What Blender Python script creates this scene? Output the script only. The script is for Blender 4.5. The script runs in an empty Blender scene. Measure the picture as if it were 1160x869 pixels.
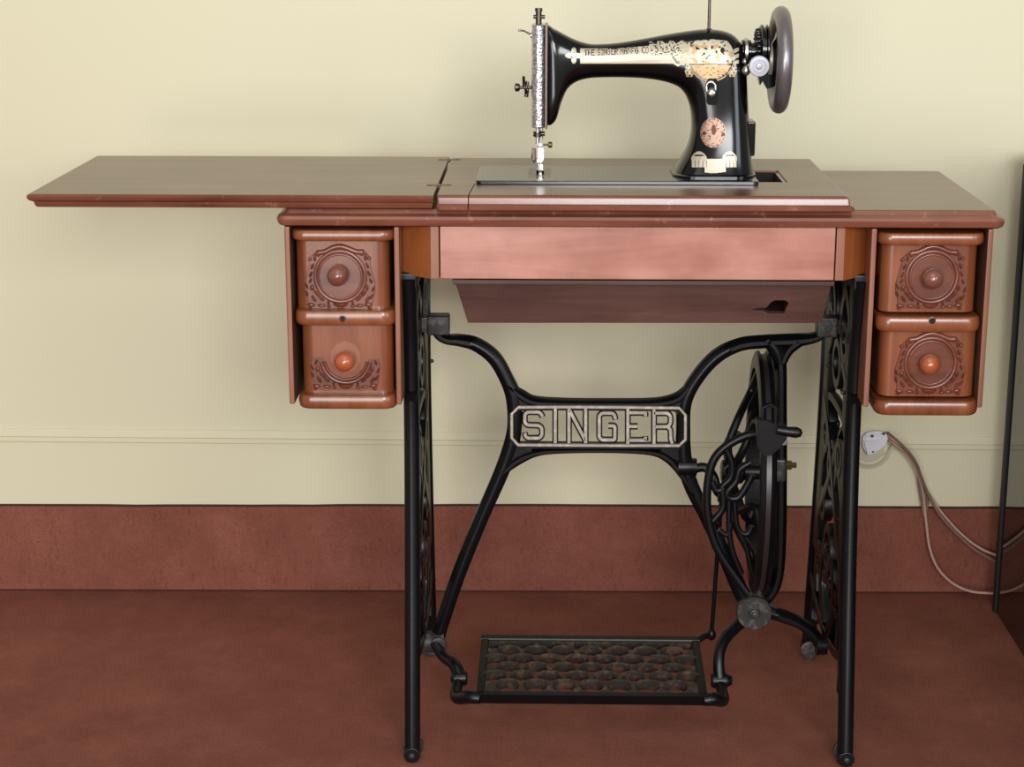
import bpy, bmesh, math, random
from mathutils import Vector, Matrix
from mathutils.bvhtree import BVHTree
from mathutils import noise as mnoise
random.seed(4)
S = bpy.context.scene
COL = S.collection
PI = math.pi
V = Vector
# ------------------------------------------------------------------ camera
FPX, PITCH, YAW = 2095.0, math.radians(14.56), math.radians(1.27)
CAM = V((.3552, -2.339, 1.1444))
FW = V((-math.sin(YAW) * math.cos(PITCH), math.cos(YAW) * math.cos(PITCH), -math.sin(PITCH)))
RT = V((math.cos(YAW), math.sin(YAW), 0))
UP = RT.cross(FW)
cd = bpy.data.cameras.new('camera'); cam = bpy.data.objects.new('camera', cd); COL.objects.link(cam)
cd.sensor_width = 36; cd.lens = FPX * 36 / 1160; cd.clip_start = .01
M3 = Matrix((RT, UP, -FW)).transposed()
cam.matrix_world = Matrix.Translation(CAM) @ M3.to_4x4()
S.camera = cam
def ray(px, py): return FW + RT * ((px - 580) / FPX) - UP * ((py - 434.5) / FPX)
def at(px, py, Y):
    d = ray(px, py); return CAM + d * ((Y - CAM.y) / d.y)
def atz(px, py, Z):
    d = ray(px, py); return CAM + d * ((Z - CAM.z) / d.z)

# ------------------------------------------------------------------ materials
def lin(c):
    f = lambda v: v / 12.92 if v <= .04045 else ((v + .055) / 1.055) ** 2.4
    return (f(c[0] / 255), f(c[1] / 255), f(c[2] / 255), 1)
class MB:
    def __init__(s, name):
        s.m = bpy.data.materials.new(name); s.m.use_nodes = True
        s.nt = s.m.node_tree; s.n = s.nt.nodes; s.b = s.n['Principled BSDF']
        s.tc = s.n.new('ShaderNodeTexCoord')
    def L(s, a, b): s.nt.links.new(a, b)
    def mapping(s, scale, coord='Object'):
        g = s.n.new('ShaderNodeNewGeometry') if coord == 'World' else None
        m = s.n.new('ShaderNodeMapping'); m.inputs['Scale'].default_value = scale
        s.L(g.outputs['Position'] if g else s.tc.outputs[coord], m.inputs['Vector']); return m.outputs[0]
    def noise(s, vec, scale, detail=4, rough=.55, dist=0):
        t = s.n.new('ShaderNodeTexNoise'); t.inputs['Scale'].default_value = scale
        t.inputs['Detail'].default_value = detail; t.inputs['Roughness'].default_value = rough; t.inputs['Distortion'].default_value = dist
        s.L(vec, t.inputs['Vector']); return t.outputs['Fac']
    def ramp(s, fac, stops):
        r = s.n.new('ShaderNodeValToRGB'); e = r.color_ramp.elements
        while len(e) < len(stops): e.new(.5)
        for i, (p, c) in enumerate(stops): e[i].position = p; e[i].color = c if len(c) == 4 else (*c, 1)
        s.L(fac, r.inputs[0]); return r.outputs[0]
    def mix(s, fac, a, b):
        x = s.n.new('ShaderNodeMix'); x.data_type = 'RGBA'
        for v, i in ((fac, 0), (a, 6), (b, 7)):
            if hasattr(v, 'is_linked') or hasattr(v, 'links'): s.L(v, x.inputs[i])
            else: x.inputs[i].default_value = v
        return x.outputs[2]
    def bump(s, h, strength, dist):
        b = s.n.new('ShaderNodeBump'); b.inputs['Strength'].default_value = strength; b.inputs['Distance'].default_value = dist
        s.L(h, b.inputs['Height']); s.L(b.outputs[0], s.b.inputs['Normal'])
    def set(s, **k):
        for a, v in k.items():
            i = s.b.inputs[a.replace('_', ' ')]
            if hasattr(v, 'links'): s.L(v, i)
            else: i.default_value = v
        return s.m
def wood(name, dark, mid, light, rough=.38, coat=.35, axis='X', coatr=.25, grain=1.0, scuff=None, mottle=.25):
    b = MB(name)
    sc = {'X': (1.2, 14, 14), 'Z': (14, 14, 1.2), 'Y': (14, 1.2, 14)}[axis]
    v = b.mapping(tuple(q * grain for q in sc), 'World')
    n1 = b.noise(v, 3.0, 6, .62, .6); n2 = b.noise(b.mapping((1, 1, 1), 'World'), 9, 3)
    c = b.ramp(n1, [(.28, lin(dark)), (.5, lin(mid)), (.72, lin(light))])
    c2 = b.mix(mottle, c, b.ramp(n2, [(.35, lin(dark)), (.65, lin(light))]))
    if scuff:
        n3 = b.noise(b.mapping((1, 1, 1), 'World'), 55, 4, .7)
        c2 = b.mix(b.ramp(n3, [(.61, (0, 0, 0)), (.74, (.5, .5, .5))]), c2, lin(scuff))
    b.bump(n1, .12, .001)
    return b.set(Base_Color=c2, Roughness=rough, Coat_Weight=coat, Coat_Roughness=coatr)
def iron(name, base, wear, rough=.36, amount=.62, metal=.0, coat=.0):
    b = MB(name)
    n = b.noise(b.mapping((1, 1, 1), 'World'), 70, 5, .7)
    n2 = b.noise(b.mapping((1, 1, 1), 'World'), 300, 3)
    f = b.ramp(n, [(amount, (0, 0, 0)), (amount + .12, (1, 1, 1))])
    b.bump(n2, .18, .0006)
    return b.set(Base_Color=b.mix(f, lin(base), lin(wear)), Roughness=rough, Metallic=metal, Coat_Weight=coat, Specular_IOR_Level=.34)
def plain(name, col, rough=.4, metal=0, coat=0, bump=0, scale=200):
    b = MB(name)
    n = b.noise(b.mapping((1, 1, 1), 'World'), scale, 3)
    c = lin(col); d = tuple(x * .86 for x in c[:3]) + (1,)
    if bump: b.bump(n, bump, .0005)
    return b.set(Base_Color=b.mix(n, c, d), Roughness=rough, Metallic=metal, Coat_Weight=coat)
W_TOP = wood('wood_worn_top', (74, 46, 30), (102, 68, 46), (122, 86, 60), .33, .25, 'X', .2, .9)
W_EDGE = wood('wood_red_moulding', (88, 44, 30), (116, 66, 48), (140, 86, 66), .32, .45, 'X', .18, 1, (190, 140, 116))
W_APRON = wood('wood_apron_pink_sheen', (136, 78, 58), (170, 108, 90), (194, 138, 122), .36, .45, 'X', .26, .7, None, .5)  # pink window reflection on the varnish is mixed into the wood colour
W_CORNER = wood('wood_orange_brown', (120, 62, 26), (142, 78, 36), (154, 88, 44), .5, .1, 'Z', .3)
W_DRAWER = wood('wood_red_brown', (98, 48, 24), (128, 70, 40), (148, 88, 56), .3, .5, 'Z', .18)
W_SIDE = wood('wood_side', (112, 66, 44), (136, 84, 60), (154, 100, 76), .42, .2, 'Z', .3)
W_CARVE = wood('wood_carved', (84, 42, 28), (110, 58, 40), (132, 76, 56), .32, .5, 'X', .22)
W_PATCH = wood('wood_patch', (130, 76, 54), (146, 90, 66), (154, 98, 74), .5, .05, 'Z')
W_KNOB = wood('wood_knob', (140, 66, 36), (166, 84, 50), (180, 98, 62), .25, .6, 'X', .12)
W_KNOBD = wood('wood_knob_dark', (96, 54, 42), (118, 70, 56), (134, 84, 68), .25, .6, 'X', .12)
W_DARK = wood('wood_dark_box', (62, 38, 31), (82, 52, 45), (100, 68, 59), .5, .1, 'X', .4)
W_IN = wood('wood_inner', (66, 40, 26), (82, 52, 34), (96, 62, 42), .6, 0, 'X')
IRON = iron('black_cast_iron', (9, 10, 13), (50, 46, 44), .36, .68, 0, 0)
IRON_W = iron('worn_cast_iron', (58, 57, 58), (96, 90, 84), .42, .5, .35)
IRON_T = iron('rusty_treadle_iron', (52, 46, 42), (92, 70, 54), .48, .5, .2)
BRASSY = iron('worn_letter_metal', (160, 152, 140), (188, 180, 166), .42, .5, .2)
GLOSS = MB('black_enamel').set(Base_Color=lin((6, 6, 8)), Roughness=.15, Specular_IOR_Level=.45)
HINGE = plain('tarnished_hinge', (84, 64, 48), .4, .6, 0, .1)
STEEL = plain('steel', (200, 196, 192), .25, 1, 0, .1)
DSTEEL = plain('dark_steel', (96, 84, 76), .3, 1, 0, .1)
GREYM = plain('worn_wheel_metal', (136, 130, 134), .32, .7, 0, .08)
PALE = plain('pale_disc', (168, 168, 176), .4, .3)
GOLD = plain('gold_decal', (246, 237, 214), .36, .35, 0, .05, 900)
GOLD2 = plain('deep_gold_decal', (232, 200, 150), .38, .4, 0, .05, 900)
COPPER = plain('copper_decal', (228, 190, 168), .36, .3)
COPPERD = plain('brown_decal', (120, 74, 52), .4, .3)
WHITE = plain('white_plastic', (226, 224, 232), .45)
CORD = plain('brown_cord', (126, 98, 84), .7, 0, 0, .3, 900)
CORDP = plain('pale_cord', (186, 150, 134), .6, 0, 0, .3, 900)
BLK = plain('black_void', (8, 7, 6), .8)
CASEM = MB('black_gloss').set(Base_Color=lin((14, 12, 12)), Roughness=.05, IOR=1.6)
TRIMM = plain('black_matte', (10, 9, 9), .6)
b = MB('engraved_silver')
vo = b.n.new('ShaderNodeTexVoronoi'); vo.inputs['Scale'].default_value = 330; b.L(b.mapping((1, 1, 1), 'World'), vo.inputs['Vector'])
b.bump(vo.outputs['Distance'], .45, .001)
ENGR = b.set(Base_Color=b.mix(b.ramp(vo.outputs['Distance'], [(.2, (0, 0, 0)), (.7, (1, 1, 1))]), lin((150, 146, 150)), lin((222, 218, 224))), Metallic=.9, Roughness=.3)
b = MB('painted_wall')
n = b.noise(b.mapping((1, 1, 1), 'World'), 2.0, 3); n2 = b.noise(b.mapping((1, 1, 1), 'World'), 60, 4)
b.bump(n2, .06, .002)
WALL = b.set(Base_Color=b.mix(n, lin((216, 210, 180)), lin((211, 205, 173))), Roughness=.5)
b = MB('brown_carpet')
n = b.noise(b.mapping((1, 1, 1), 'World'), 9, 6, .7); n2 = b.noise(b.mapping((1, 1, 1), 'World'), 420, 3, .7)
vz = b.noise(b.mapping((1, 1, 1), 'World'), 130, 5, .8)
b.bump(n2, .7, .004)
c = b.ramp(n, [(.3, lin((126, 76, 62))), (.5, lin((139, 85, 70))), (.7, lin((151, 95, 79)))])
c = b.mix(b.ramp(vz, [(.58, (0, 0, 0)), (.7, (.4, .4, .4))]), c, lin((168, 116, 96)))
c = b.mix(b.ramp(b.noise(b.mapping((1, 1, .25), 'World'), 190, 4, .8), [(.34, (.45, .45, .45)), (.44, (0, 0, 0))]), c, lin((92, 52, 42)))
c = b.mix(b.ramp(n2, [(.3, (.5, .5, .5)), (.5, (0, 0, 0))]), c, lin((92, 48, 38)))
CARPET = b.set(Base_Color=c, Roughness=1.0, Specular_IOR_Level=.15)
CARPET_EDGE_GAP = plain('carpet_edge_and_gap_shade', (60, 34, 28), .9)  # raw top edge of the carpet, and shade coloured in above the floor

# ------------------------------------------------------------------ object helpers
WLOC = {}
def empty(name, loc):
    o = bpy.data.objects.new(name, None); COL.objects.link(o); o.location = loc; o.empty_display_size = .05
    WLOC[o.name] = V(loc); return o
def tag(o, label=None, cat=None, group=None, kind=None):
    for k, v in (('label', label), ('category', cat), ('group', group), ('kind', kind)):
        if v: o[k] = v
    return o
def obj(name, bm, mat, parent=None, smooth=40, label=None):
    if isinstance(bm, bmesh.types.BMesh):
        bmesh.ops.recalc_face_normals(bm, faces=bm.faces)
        me = bpy.data.meshes.new(name); bm.to_mesh(me); bm.free()
    else: me = bm; me.name = name
    xs = [v.co for v in me.vertices]
    c = V([(min(v[i] for v in xs) + max(v[i] for v in xs)) / 2 for i in range(3)])
    me.transform(Matrix.Translation(-c))
    mats = mat if isinstance(mat, (list, tuple)) else [mat]
    for m in mats: me.materials.append(m)
    if smooth:
        for p in me.polygons: p.use_smooth = True
        try: me.set_sharp_from_angle(angle=math.radians(smooth))
        except Exception: pass
    o = bpy.data.objects.new(name, me); COL.objects.link(o)
    if smooth:
        wn = o.modifiers.new('weighted', 'WEIGHTED_NORMAL'); wn.keep_sharp = True; wn.weight = 100
    WLOC[o.name] = c
    if parent: o.parent = parent; o.location = c - WLOC[parent.name]
    else: o.location = c
    if label: o['label'] = label
    return o
def BM(): return bmesh.new()
def loft(bm, loops, cap=True, closed=True):
    vs = [[bm.verts.new(p) for p in l] for l in loops]; n = len(vs[0])
    for a, b_ in zip(vs, vs[1:]):
        for i in range(n if closed else n - 1):
            j = (i + 1) % n
            try: bm.faces.new((a[i], a[j], b_[j], b_[i]))
            except ValueError: pass
    if cap and closed:
        bm.faces.new(vs[0][::-1]); bm.faces.new(vs[-1])
    return bm
def box(bm, x0, x1, y0, y1, z0, z1, bev=0.0):
    t = BM(); bmesh.ops.create_cube(t, size=1)
    bmesh.ops.scale(t, vec=(x1 - x0, y1 - y0, z1 - z0), verts=t.verts)
    bmesh.ops.translate(t, vec=((x0 + x1) / 2, (y0 + y1) / 2, (z0 + z1) / 2), verts=t.verts)
    if bev: bmesh.ops.bevel(t, geom=t.edges, offset=bev, segments=2, affect='EDGES', profile=.5)
    merge(bm, t); return bm
def merge(bm, t, mtx=None):
    if mtx is not None: bmesh.ops.transform(t, matrix=mtx, verts=t.verts)
    me = bpy.data.meshes.new('tmp'); t.to_mesh(me); t.free(); bm.from_mesh(me); bpy.data.meshes.remove(me)
def rrect(x0, x1, y0, y1, r, z, n=4):
    r = max(.0002, r); out = []
    for cx, cy, a in ((x1 - r, y1 - r, 0), (x0 + r, y1 - r, 90), (x0 + r, y0 + r, 180), (x1 - r, y0 + r, 270)):
        for i in range(n + 1):
            t = math.radians(a + 90 * i / n); out.append(V((cx + r * math.cos(t), cy + r * math.sin(t), z)))
    return out
def slab(bm, x0, x1, y0, y1, r, prof, n=4, fl=1, fr=1):
    """moulded board: prof = [(z, inset)]; fl / fr = 0 keeps that end square"""
    return loft(bm, [rrect(x0 + i * fl, x1 - i * fr, y0 + i, y1 - i, max(.0003, r - i * .5), z, n) for z, i in prof])
def spline(pts, n=8):
    """Catmull-Rom through tuples of any length"""
    P = [tuple(p) for p in pts]; out = []
    for i in range(len(P) - 1):
        p0 = P[i - 1] if i else tuple(2 * a - b for a, b in zip(P[0], P[1])); p1, p2 = P[i], P[i + 1]
        p3 = P[i + 2] if i + 2 < len(P) else tuple(2 * a - b for a, b in zip(P[-1], P[-2]))
        for k in range(n):
            t = k / n
            out.append(tuple(.5 * (2 * b + (c - a) * t + (2 * a - 5 * b + 4 * c - d) * t * t + (3 * b - a - 3 * c + d) * t ** 3) for a, b, c, d in zip(p0, p1, p2, p3)))
    out.append(P[-1]); return out
RIDGE = [(-1, 1), (-1, -.3), (-.3, -1), (.3, -1), (1, -.3), (1, 1)]
LEGS = [(-1, -.25), (-1, .25), (-.45, .85), (.2, 1), (1, 1), (1, -1), (.2, -1), (-.45, -.85)]
RECT = [(-1, .7), (-.8, 1), (.8, 1), (1, .7), (1, -.7), (.8, -1), (-.8, -1), (-1, -.7)]
CIRC = [(math.cos(2 * PI * i / 10), math.sin(2 * PI * i / 10)) for i in range(10)]
def sweep(bm, pts, w, t, N=V((0, 1, 0)), sec=RECT, closed=False):
    """bar lying in the plane with normal N; w half width in plane (list or number), t half thickness along N"""
    P = [V(p[:3]) for p in pts]; n = len(P); loops = []
    for i in range(n):
        if closed: T = P[(i + 1) % n] - P[i - 1]
        else: T = P[min(i + 1, n - 1)] - P[max(i - 1, 0)]
        T.normalize(); side = T.cross(N).normalized()
        wi = w[i] if isinstance(w, (list, tuple)) else w; ti = t[i] if isinstance(t, (list, tuple)) else t
        loops.append([P[i] + side * (a * wi) + N * (b_ * ti) for a, b_ in sec])
    if closed: loops.append(loops[0]); loft(bm, loops, False); bmesh.ops.remove_doubles(bm, verts=bm.verts, dist=1e-6)
    else: loft(bm, loops)
    return bm
def tube(bm, pts, r, seg=10, closed=False):
    P = [V(p[:3]) for p in pts]; n = len(P); loops = []; ref = None
    for i in range(n):
        T = (P[(i + 1) % n] - P[i - 1]) if closed else (P[min(i + 1, n - 1)] - P[max(i - 1, 0)])
        T.normalize()
        if ref is None: ref = T.orthogonal().normalized()
        ref = (ref - T * ref.dot(T)).normalized(); bi = T.cross(ref)
        ri = r[i] if isinstance(r, (list, tuple)) else r
        loops.append([P[i] + (ref * math.cos(2 * PI * k / seg) + bi * math.sin(2 * PI * k / seg)) * ri for k in range(seg)])
    if closed: loops.append(loops[0])
    loft(bm, loops, not closed); return bm
def lathe(bm, c, axis, prof, seg=28):
    """prof = [(distance along axis, radius)]"""
    A = V(axis).normalized(); u = A.orthogonal().normalized(); w = A.cross(u)
    loft(bm, [[V(c) + A * d + (u * math.cos(2 * PI * k / seg) + w * math.sin(2 * PI * k / seg)) * max(r, 1e-5) for k in range(seg)] for d, r in prof])
    return bm
def ball(bm, c, rx, ry, rz, rot=0, u=10, v=7):
    t = BM(); bmesh.ops.create_uvsphere(t, u_segments=u, v_segments=v, radius=1)
    merge(bm, t, Matrix.Translation(c) @ Matrix.Rotation(rot, 4, 'Y') @ Matrix.Diagonal((rx, ry, rz, 1)))
def prism(bm, poly, off):
    """poly: list of Vectors; extruded by vector off"""
    loft(bm, [[V(p) for p in poly], [V(p) + V(off) for p in poly]]); return bm
def plate(loops, thick, bev, basis, origin):
    """flat plate with holes: loops of (u,v); basis=(U,V,N) world vectors"""
    cu = bpy.data.curves.new('tmpc', 'CURVE'); cu.dimensions = '2D'; cu.fill_mode = 'BOTH'
    cu.extrude = max(1e-5, thick / 2 - bev); cu.bevel_depth = bev; cu.bevel_resolution = 1; cu.offset = -bev
    for l in loops:
        s = cu.splines.new('POLY'); s.points.add(len(l) - 1); s.use_cyclic_u = True
        for p, (a, b_) in zip(s.points, l): p.co = (a, b_, 0, 1)
    o = bpy.data.objects.new('tmpc', cu); COL.objects.link(o)
    dg = bpy.context.evaluated_depsgraph_get(); me = bpy.data.meshes.new_from_object(o.evaluated_get(dg))
    bpy.data.objects.remove(o); bpy.data.curves.remove(cu)
    U_, V_, N_ = [V(x) for x in basis]; o_ = V(origin)
    m = Matrix(((U_.x, V_.x, N_.x, o_.x), (U_.y, V_.y, N_.y, o_.y), (U_.z, V_.z, N_.z, o_.z), (0, 0, 0, 1)))
    me.transform(m); bm = BM(); bm.from_mesh(me); bpy.data.meshes.remove(me)
    bmesh.ops.remove_doubles(bm, verts=bm.verts, dist=1e-6); return bm
def cut(bm, cutter):
    res = []
    for x in (bm, cutter):
        bmesh.ops.recalc_face_normals(x, faces=x.faces)
        me = bpy.data.meshes.new('tmp'); x.to_mesh(me); x.free(); o = bpy.data.objects.new('tmp', me); COL.objects.link(o); res.append(o)
    a, c_ = res; md = a.modifiers.new('b', 'BOOLEAN'); md.operation = 'DIFFERENCE'; md.solver = 'EXACT'; md.object = c_
    dg = bpy.context.evaluated_depsgraph_get(); me = bpy.data.meshes.new_from_object(a.evaluated_get(dg))
    for o in res: bpy.data.objects.remove(o)
    out = BM(); out.from_mesh(me); bpy.data.meshes.remove(me); return out
def circ(cx, cy, r, n=16, ry=None, a0=0): return [(cx + r * math.cos(a0 + 2 * PI * i / n), cy + (ry or r) * math.sin(a0 + 2 * PI * i / n)) for i in range(n)]

# ------------------------------------------------------------------ the setting
WY = lambda x: .6437 + .0139 * x
bm = BM(); box(bm, -1.6, 2.4, -3.2, .75, -.05, 0); tag(obj('floor', bm, CARPET, smooth=0), 'reddish brown carpeted floor', 'floor', kind='structure')
bm = BM(); prism(bm, [V((-1.6, WY(-1.6), 0)), V((2.4, WY(2.4), 0)), V((2.4, WY(2.4) + .1, 0)), V((-1.6, WY(-1.6) + .1, 0))], (0, 0, 2.3))
tag(obj('wall_back', bm, WALL, smooth=0), 'pale yellow painted wall behind the sewing table', 'wall', kind='structure')
bm = BM()   # carpet skirting with a slightly uneven top edge
n = 80; top = []; loops = []
for i in range(n + 1):
    x = -1.6 + 4 * i / n; z = .156 + .0012 * math.sin(x * 4.1) + random.uniform(-.0005, .0005); y = WY(x)
    loops.append([V((x, y + .002, 0)), V((x, y - .001, 0)), V((x, y - .001, .0035)), V((x, y - .007, .0035)), V((x, y - .007, z - .0022)), V((x, y - .005, z)), V((x, y + .002, z))])
loft(bm, loops); bm.normal_update()
for f in bm.faces: f.material_index = 1 if f.calc_center_median().z > .15 and abs(f.normal.x) < .5 or f.calc_center_median().z < .004 else 0  # dark raw top edge; the floor recess is painted dark as a shadow line
tag(obj('baseboard_back', bm, [CARPET, CARPET_EDGE_GAP], None, 0), 'band of brown carpet along the foot of the wall', 'baseboard', kind='structure')
bm = BM(); loops = []
for x in (-1.6, 2.4):
    y = WY(x); z = .2626 - .0065 * x
    loops.append([V((x, y - a, z + h)) for h, a in ((.0235, -.003), (.0232, .0012), (.0218, .0026), (.0208, .0028), (.0118, .0034), (.0112, .0012), (.0092, .0012), (.0086, .0044), (.0014, .0044), (.0, .0034), (0, -.003))])
loft(bm, loops); tag(obj('trim_1', bm, WALL, smooth=25), 'narrow moulded rail painted like the wall', 'trim', kind='structure')

# ------------------------------------------------------------------ the treadle table
T = empty('treadle_sewing_table', (.465, .19, 0))
tag(T, 'antique wooden treadle sewing table on black cast iron legs, side leaf open', 'table')
W, TD, ZT, ZP = .9323, .385, .765, .7845
hole = lambda: box(BM(), .6235, .664, .125, .232, .70, .83, .006)
PROF_UP = [(ZT - .0225, .006), (ZT - .0205, .0025), (ZT - .017, .0006), (ZT - .0125, .0), (ZT - .009, .0016), (ZT - .0075, .0045), (ZT - .006, .0085), (ZT - .003, .0105), (ZT - .001, .0116), (ZT, .0135)]
bm = cut(slab(BM(), 0, W, 0, TD, .012, PROF_UP), hole())
bm.normal_update()
for f in bm.faces: f.material_index = 0 if f.normal.z > .8 and f.calc_center_median().z > ZT - .003 else 1
for f in bm.faces:
    c = f.calc_center_median()
    if .62 < c.x < .667 and .12 < c.y < .235 and abs(f.normal.z) < .5: f.material_index = 2
obj('tabletop', bm, [W_TOP, W_EDGE, BLK], T, 30, 'brown wooden top with moulded red edge')
PP = [(ZT + .0003, .003), (ZT + .002, .0005), (ZT + .0055, 0), (ZT + .0075, .0018), (ZT + .0085, .005), (ZT + .0125, .006), (ZT + .016, .0065), (ZT + .0185, .009), (ZP, .012)]
rebate = lambda: box(BM(), .6195, .6685, .121, .2365, ZP - .003, .83, .003)
bm = cut(slab(BM(), .2068, .7385, -.0085, .366, .006, PP, 4, .12), hole())
bm = cut(bm, rebate())
# the seam that runs from the bed corner to the front edge
bm = cut(bm, prism(BM(), [V((.2465, -.02, .76)), V((.2479, -.02, .76)), V((.2527, .102, .76)), V((.2515, .102, .76))], (0, 0, .05)))
bm.normal_update()
for f in bm.faces: f.material_index = 0 if f.normal.z > .8 and f.calc_center_median().z > ZP - .002 else 1
for f in bm.faces:
    c = f.calc_center_median()
    if .622 < c.x < .6655 and .124 < c.y < .2335 and c.z < ZP - .0032 and abs(f.normal.z) < .9: f.material_index = 2
panel = obj('raised_panel', bm, [W_TOP, W_EDGE, BLK], T, 30)
bm = BM(); lathe(bm, (.7415, .302, ZT), (0, 0, 1), [(0, .003), (.003, .003), (.004, .0015)], 10); obj('pin', bm, STEEL, panel)
# leaf swung open to the left, its moulding upside down
LZ0 = ZT + .0006
PL = [(LZ0, .013), (LZ0 + .001, .0105), (LZ0 + .0045, .0085), (LZ0 + .0075, .0082), (LZ0 + .009, .005), (LZ0 + .0105, .0022), (LZ0 + .0135, .0004), (LZ0 + .016, 0), (LZ0 + .018, .0022), (ZP - .0003, .005)]
bm = slab(BM(), -.319, .2036, -.004, .374, .004, PL, 4, 1, .25)
bm.normal_update()
for f in bm.faces: f.material_index = 0 if f.normal.z > .8 else 1
leaf = obj('folding_leaf', bm, [W_TOP, W_EDGE], T, 30, 'hinged leaf folded out flat to the left')
for y in (.085, .335):
    bm = BM(); box(bm, .189, .222, y - .005, y + .005, ZP - .0006, ZP + .0004, .0003); tube(bm, [(.2052, y - .007, ZP - .001), (.2042, y + .007, ZP - .001)], .0026, 8)
    for x in (.193, .217): lathe(bm, (x, y, ZP + .0002), (0, 0, 1), [(0, .0018), (.0006, .0014)], 8)
    obj('hinge', bm, HINGE, leaf, label='small dark metal hinge')
# apron, corner blocks
a0, a1 = at(498, 261, .012), at(944.5, 318, .012)
bm = BM(); box(bm, a0.x, a1.x, .012, .03, a1.z, .7422, .0018); obj('apron_flap', bm, W_APRON, T, 30, 'front flap board with a pink sheen coloured in')
for s, xo, xi, yo in ((0, .1588, a0.x - .0012, .045), (1, .776, a1.x + .0012, .062)):
    bm = BM(); d = .011 if not s else -.011
    prism(bm, [V((xi, .013, a1.z)), V((xi - d, .0125, a1.z)), V((xo, yo, a1.z)), V((xo, yo + .25, a1.z)), V((xi - d * .3, yo + .25, a1.z)), V((xi, .03, a1.z))], (0, 0, .7422 - a1.z))
    o = obj('corner_block', bm, W_CORNER, T, 30, 'orange brown slanted filler block')
    bm = BM(); box(bm, min(xi, xi - d), max(xi, xi - d), .0115, .016, a1.z, .7422, .001); obj('edge_strip', bm, W_SIDE, o, 30)
# box under the machine
q = [at(516, 321, .085), at(942, 321, .085), at(931, 366, .10), at(530, 366, .10)]
yb = .335
bm = BM()
hp = [(851, 351), (858, 349.5), (868, 349), (874, 342.5), (878, 340.5), (889, 340.5), (893.5, 343), (891, 349), (888, 355.5), (870, 355.5), (865, 352.5), (858, 352)]
tl, tr, br, bl = q; U_ = V((1, 0, 0)); Vv = (bl - tl); Vv.x = 0; vl = Vv.length; Vv.normalize(); N_ = U_.cross(Vv)
loc = lambda p: ((p - tl).dot(U_), (p - tl).dot(Vv))
def hit(px, py):
    d = ray(px, py); return CAM + d * ((tl - CAM).dot(N_) / d.dot(N_))
rim = lambda p0, p1, k: [tuple(p0[i] + (p1[i] - p0[i]) * t / k for i in (0, 1)) for t in range(k)]
outer = [loc(tl), loc(tr), loc(br), loc(bl)]
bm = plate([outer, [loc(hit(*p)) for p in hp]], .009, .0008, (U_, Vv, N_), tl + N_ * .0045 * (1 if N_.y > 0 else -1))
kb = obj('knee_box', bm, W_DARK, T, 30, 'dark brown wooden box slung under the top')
bm = BM(); th = .008
for a, c_, sgn in ((tl, bl, 1), (tr, br, -1)):
    prism(bm, [a + V((0, .009, 0)), c_ + V((0, .009, 0)), V((c_.x, yb, c_.z)), V((a.x, yb, a.z))], (sgn * th, 0, 0))
prism(bm, [bl + V((.001, .009, 0)), br + V((-.001, .009, 0)), V((br.x - .001, yb, br.z)), V((bl.x + .001, yb, bl.z))], (0, 0, .007))
prism(bm, [V((tl.x, yb, tl.z)), V((tr.x, yb, tr.z)), V((br.x, yb, br.z)), V((bl.x, yb, bl.z))], (0, .009, 0))
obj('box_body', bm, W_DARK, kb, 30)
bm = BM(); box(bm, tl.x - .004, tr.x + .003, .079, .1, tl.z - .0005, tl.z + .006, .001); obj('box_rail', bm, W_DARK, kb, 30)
bm = BM(); box(bm, .24, .72, .33, .35, tl.z, .7425); box(bm, .24, .72, .12, .135, tl.z + .004, .7425); obj('under_rail', bm, W_IN, T, 30)

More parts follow.
